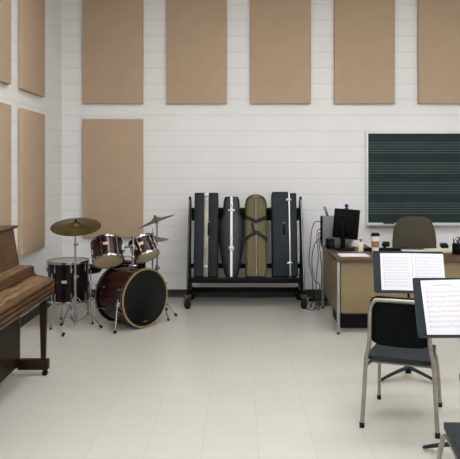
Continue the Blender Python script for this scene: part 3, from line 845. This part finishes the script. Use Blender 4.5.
mb('red').box((.148, -.03, .008), (.008, .06, .009), .001).build('tab', t)
# pen cup
t = thing('pen_cup', 'black pen cup full of pens on the desk beyond the cream folder', 'pen cup', at(2.205, 6.57))
mb('blackplastic').lathe([(0, 0), (.048, 0), (.05, .003), (.05, .105), (.047, .105), (.047, .006), (0, .006)], 28).build('cup', t)
pc = [((.01, -.005), (-.045, -.015), .165, 'blackplastic'), ((-.02, .01), (-.03, .03), .15, 'blackplastic'), ((0, .01), (.02, .03), .16, 'darkgrey'), ((.015, .0), (.055, .005), .17, 'blackplastic'), ((-.01, -.015), (-.018, -.04), .14, 'red')]
for (a, b), (c_, d), h, k in pc:
    p0, p1 = V((a*.6, b*.6, .012)), V((c_, d, h))
    mb(k).cyl(p0, p0+(p1-p0)*.93, .0045, n=8).cyl(p0+(p1-p0)*.93, p1, .0045, .001, 8).build('pen', t)
sc_ = mb('blackplastic')
for dxx in (-.012, .012):
    sc_.tube([V((.028+.022*math.cos(a_)+dxx*1.4, .012, .15+.018*math.sin(a_))) for a_ in [2*PI*i/14 for i in range(14)]], .004, 6, True)
sc_.cyl((.022, .010, .02), (.018, .012, .135), .005, n=8).cyl((.026, .012, .02), (.04, .012, .135), .005, n=8)
sc_.build('scissors', t)

# cables hanging at the end of the desk
cabs = [
 ('black cable in the widest loop from the computer down to the floor', 'cabledark', [(.925, 7.40, 1.00), (.87, 7.40, 1.00), (.835, 7.41, .93), (.815, 7.42, .75), (.80, 7.43, .55), (.835, 7.44, .38), (.845, 7.45, .15), (.82, 7.47, .008), (.74, 7.60, .008)]),
 ('grey cable falling straight from the computer to the floor', 'cable', [(.925, 7.37, .92), (.89, 7.37, .90), (.885, 7.375, .8), (.90, 7.38, .6), (.88, 7.385, .4), (.875, 7.39, .2), (.86, 7.42, .01), (.83, 7.66, .008)]),
 ('black cable hanging against the desk side panel', 'cabledark', [(.925, 7.30, .88), (.895, 7.30, .87), (.905, 7.28, .70), (.922, 7.26, .5), (.92, 7.27, .30), (.905, 7.30, .12), (.90, 7.36, .008), (.885, 7.46, .008)]),
 ('grey cable swinging in a long loop below the desk edge', 'cable', [(.925, 7.33, .82), (.87, 7.33, .78), (.83, 7.335, .66), (.825, 7.34, .5), (.86, 7.34, .33), (.905, 7.335, .30), (.895, 7.335, .12), (.85, 7.34, .012), (.76, 7.40, .008)]),
]
for i, (lab, k, pts) in enumerate(cabs):
    o = mb(k).tube(smooth(pts, 8), .0055, 6).build('cable'); tag(o, lab, 'cable', 'cables beside the desk')
lo = [(.985+.10*(1-.01*i)*math.cos(i*.5)*.9, 7.62+.08*math.sin(i*.5), .006+.0009*i) for i in range(44)]
o = mb('cable').tube(smooth(lo, 2), .005, 6).build('cable'); tag(o, 'grey cable coiled on the floor beside the desk', 'cable', 'cables beside the desk')
t = thing('power_strip', 'dark power strip on the floor by the wall left of the desk', 'power strip', (.985, 7.88, 0), R(5))
mb('rubber').box((0, 0, .02), (.28, .055, .038), .005).build('housing', t)
mb('cabledark').box((-.08, 0, .052), (.03, .034, .026), .004).box((0, 0, .052), (.03, .034, .026), .004).build('plug', t)

# office chair behind the desk
t = thing('office_chair', 'taupe fabric office chair with black arms behind the desk', 'chair', (1.985, 7.36, 0), R(-14))
rings = []
n = 28
for yy, sc in ((.115, .90), (.10, .97), (.075, 1.0), (.05, 1.0), (.025, .97), (.012, .90)):
    rg = []
    for i in range(n):
        a = 2*PI*i/n; cx_, sz_ = math.cos(a), math.sin(a); p = .55
        x = .245*math.copysign(abs(cx_)**p, cx_)*sc; z = .77 + .288*math.copysign(abs(sz_)**(.62 if sz_ > 0 else .5), sz_)*sc
        x *= 1 - .10*max(0, (z-.70)/.35)**1.5
        rg.append((x, yy + .05*((z-.77)/.3) + .35*x*x*-1 + .02, z))
    rings.append(rg)
mb('taupe').loft(rings).build('backrest', t)
mb('taupe').box((0, -.20, .475), (.50, .48, .09), .035, 4).build('seat', t)
mb('blackplastic').tube(smooth([(0, .06, .62), (0, .12, .56), (0, .10, .46), (0, -.05, .415)], 5), .03, 10, flat=.4).build('back_support', t)
for sx in (-1, 1):
    ar = mb('blackplastic').tube(smooth([(sx*.25, -.17, .43), (sx*.325, -.18, .46), (sx*.335, -.18, .60), (sx*.32, -.17, .75)], 5), .016, 10).build('arm', t)
    mb('blackplastic').box((sx*.31, -.19, .764), (.085, .24, .036), .016, 3).build('arm_pad', ar)
mb('blackplastic').cyl((0, -.18, .12), (0, -.18, .43), .028).build('gas_post', t)
for k in range(5):
    a = 2*PI*k/5+.3; p = V((math.cos(a), math.sin(a), 0)); o0 = V((0, -.18, 0))
    lg = mb('blackplastic').tube([o0+V((0, 0, .115)), o0+p*.27+V((0, 0, .078))], [.026, .016], 10).build('base_arm', t)
    q = V((-p.y, p.x, 0)); cw = o0+p*.272+V((0, 0, .028))
    mb('rubber').cyl(cw-q*.02, cw+q*.02, .027).cyl(cw, cw+V((0, 0, .05)), .007, n=8).build('caster', lg)

# ------------------------------------------------------------------ music posture chairs (front is +y)
def music_chair(label, x, y, rz):
    t = thing('music_chair', label, 'chair', (x, y, 0), rz, 'music chairs')
    SZ = .417
    def seat(u, v):
        xx = (u-.5); yy = -.25 + v*.47
        w = .420 - .060*v
        # rounded corners
        cr = .055; ex = abs(xx)*w; ey = min(v*.47, (1-v)*.47)
        if ey < cr: w2 = w/2 - (cr - math.sqrt(max(0, cr*cr-(cr-ey)**2)))
        else: w2 = w/2
        z = SZ - .012*(1-(2*xx)**2)*math.sin(PI*v) - .02*max(0, (v-.8)/.2)**2
        return (xx*2*w2, yy, z)
    mb('chairseat').grid(seat, 20, 24, -.026).build('seat', t)
    # back shell, in front of the tube
    def back(u, v):
        xx = u-.5; h = .31; z = .508 + v*h
        w = .365; cr = .05; ey = min(v*h, (1-v)*h)
        w2 = w/2 - ((cr - math.sqrt(max(0, cr*cr-(cr-ey)**2))) if ey < cr else 0)
        x_ = xx*2*w2
        return (x_, -.228 - .045*v - .035*(1-(2*x_/w)**2)+.028, z)
    mb('chairback').grid(back, 20, 20, .012).build('backrest', t)
    fr = mb('steel')
    hoop = []
    for sx, order in ((-1, 0), (1, 1)):
        pts = [(sx*.225, -.268, .015), (sx*.214, -.262, .20), (sx*.206, -.258, .35), (sx*.201, -.257, .43), (sx*.187, -.258, .49), (sx*.179, -.262, .57), (sx*.176, -.270, .71), (sx*.171, -.275, .75), (sx*.150, -.279, .785), (sx*.115, -.280, .798)]
        hoop += pts if order == 0 else pts[::-1]
    fr.tube(smooth(hoop, 4), .0132, 10)
    fr.build('back_frame', t)
    for sx in (-1, 1):
        for sy in (-1, 1):
            if sy == 1:
                lg = mb('steel').tube(smooth([(sx*.203, .268, .015), (sx*.195, .225, .22), (sx*.184, .19, .35), (sx*.176, .165, .38), (sx*.172, .12, .386)], 5), .0115, 10).build('leg', t)
                mb('rubber').cyl((sx*.203, .269, .0), (sx*.203, .267, .03), .014, n=12).build('foot_cap', lg)
            else:
                mb('rubber').cyl((sx*.225, -.2685, .0), (sx*.225, -.268, .032), .0158, n=12).build('foot_cap', t)
        mb('steel').tube([(sx*.203, -.257, .39), (sx*.19, -.20, .386), (sx*.172, .13, .386)], .010, 8).build('side_rail', t)
    mb('steel').tube([(-.176, .06, .385), (.176, .06, .385)], .009, 8).tube([(-.186, -.16, .385), (.186, -.16, .385)], .009, 8).build('stretcher', t)
    return t
ch = music_chair('black music chair with grey metal frame, whole chair facing the desk', 1.068, 4.197, R(-21))
c2 = copy_tree(ch)
c2.location = (1.106, 2.788, 0); c2.rotation_euler = (0, 0, R(-4))
c2['label'] = 'music chair cut off at the picture corner, only seat corner and one leg showing'

# ------------------------------------------------------------------ music stands (player stands at -y)
def stand_matrix(x, y, rz, tilt):
    return Matrix.Translation((x, y, 0)) @ Matrix.Rotation(rz, 4, 'Z')
DW, DH = .53, .325
def desk_m(cz, tilt): return Matrix.Translation((0, -.01, cz)) @ Matrix.Rotation(PI/2-tilt, 4, 'X')
def music_stand(label, x, y, rz, cz, tilt, a0, lr):
    t = thing('music_stand', label, 'music stand', (x, y, 0), rz, 'music stands')
    Dm = desk_m(cz, tilt)
    d = mb('standblack').prism(rrect(DW, DH, .011), 'z', -.003, 0, Mx=Dm)
    d.box((0, DH/2-.028, .0012), (DW-.004, .006, .0024), .001, 1, Mx=Dm)
    d.build('desk', t)
    d = mb('standblack').box((0, -DH/2+.002, .026), (DW-.02, .003, .055), Mx=Dm).box((0, -DH/2+.006, .053), (DW-.02, .010, .003), Mx=Dm)
    d.build('lip', t)
    b = Dm @ V((0, -.02, -.003)); 
    mb('blacksteel').box((0, -.02, -.014), (.10, .06, .02), .004, Mx=Dm).cyl(Dm @ V((-.03, -.02, -.024)), Dm @ V((.03, -.02, -.024)), .014, n=12).build('tilt_bracket', t)
    tp = Dm @ V((0, -.02, -.03))
    mb('blacksteel').cyl((0, tp.y, .10), (0, tp.y, .46), .0125).cyl((0, tp.y, .44), (0, tp.y, tp.z+.005), .009).cyl((0, tp.y, .44), (0, tp.y, .475), .0165).build('shaft', t)
    mb('blacksteel').cyl((0, tp.y, .045), (0, tp.y, .15), .024, .015, 16).build('hub', t)
    for k in range(3):
        a = a0 + 2*PI*k/3; p = V((math.cos(a), math.sin(a), 0)); o0 = V((0, tp.y, 0))
        pts = smooth([o0+p*.012+V((0, 0, .085)), o0+p*.085+V((0, 0, .068)), o0+p*lr*.7+V((0, 0, .042)), o0+p*lr+V((0, 0, .0145))], 4)
        lg = mb('standblack').tube(pts, [.022 - .008*i/(len(pts)-1) for i in range(len(pts))], 10, flat=.65).build('leg', t)
    return t, Dm
s1, D1 = music_stand('black music stand holding an open music book, in front of the desk', 1.292, 4.95, R(-6), .817, R(22), R(206), .247)
s2, D2 = music_stand('black music stand at the picture edge holding one large loose sheet', 1.224, 3.55, R(0), .846, R(21), R(140), .224)

def page(m, w, h, staves, top, Mx, notes=True):
    """one printed page in the XY plane, its centre at 0"""
    m.use('paper').box((0, 0, .0008), (w, h, .0016), Mx=Mx)
    lw = w*.84; gap = (h-top-.03)/staves
    for s_ in range(staves):
        y0 = h/2 - top - s_*gap
        m.use('ink')
        for k in range(5): m.box((.0, y0-k*.0022, .0018), (lw, .00055, .0003), Mx=Mx)
        if notes:
            m.use('inkdark'); x = -lw/2+.006
            m.box((x-.001, y0-.0045, .0019), (.004, .0125, .0003), Mx=Mx)
            while x < lw/2-.012:
                x += random.uniform(.006, .013); yy = y0 - random.uniform(-.002, .010)
                m.box((x, yy, .0019), (.0034, .0026, .0003), Mx=Mx)
                up = random.choice((-1, 1)); m.box((x+.0014*up, yy+up*.0042, .0019), (.0006, .0085, .0003), Mx=Mx)
    return m
def place(o, root, Dm):
    o.matrix_world = Matrix.Translation(root.location) @ Matrix.Rotation(root.rotation_euler.z, 4, 'Z') @ Dm
# open book on the stand by the desk
book = thing('music_book', 'open white music book on the music stand in front of the desk', 'music book')
place(book, s1, D1 @ Matrix.Translation((.026, -.0075, .0055)))
for sx in (-1, 1):
    m = MB()
    page(m, .234, .298, 10, .03, Matrix.Translation((sx*.1185, 0, .006)) @ Matrix.Rotation(R(sx*2.0), 4, 'Y'))
    m.use('paper')
    for k in range(3): m.box((sx*.1185, 0, .0012+k*.0013), (.236-.002*k, .299, .0012), Mx=Matrix.Rotation(R(sx*.2), 4, 'Y'))
    m.build('page', book)
mb('cable').box((0, 0, .0012), (.006, .294, .0022)).build('spine', book)
# loose sheet on the near stand
m = MB(); m.use('paper')
page(m, .252, .303, 8, .06, Matrix.Translation((0, 0, .0007)))
m.use('inkdark').box((-.01, .303/2-.028, .0026), (.10, .004, .0003)).box((.06, .303/2-.04, .0026), (.05, .0025, .0003)).box((-.09, .303/2-.042, .0026), (.03, .0025, .0003))
o = m.build('sheet_music'); tag(o, 'large white sheet of printed music on the stand at the picture edge', 'sheet music')
place(o, s2, D2 @ Matrix.Translation((-.093, -.002, .003)) @ Matrix.Rotation(R(1.5), 4, 'Z'))

# ------------------------------------------------------------------ camera and view
cam = bpy.data.cameras.new('camera'); co = bpy.data.objects.new('camera', cam); C.objects.link(co)
co.location = (0, 0, 1.6); co.rotation_euler = (PI/2, 0, 0)
cam.sensor_width = 36; cam.lens = 650/460*36
cam.shift_x = -9/460; cam.shift_y = -60.5/460
cam.clip_start = .05; cam.clip_end = 60
sc = bpy.context.scene; sc.camera = co
w = bpy.data.worlds.new('world'); sc.world = w; w.use_nodes = True
w.node_tree.nodes['Background'].inputs[0].default_value = (.02, .02, .02, 1)
sc.view_settings.view_transform = 'Standard'; sc.view_settings.look = 'None'
sc.view_settings.gamma = 1; sc.view_settings.use_curve_mapping = False
sc.view_settings.exposure = 1.0
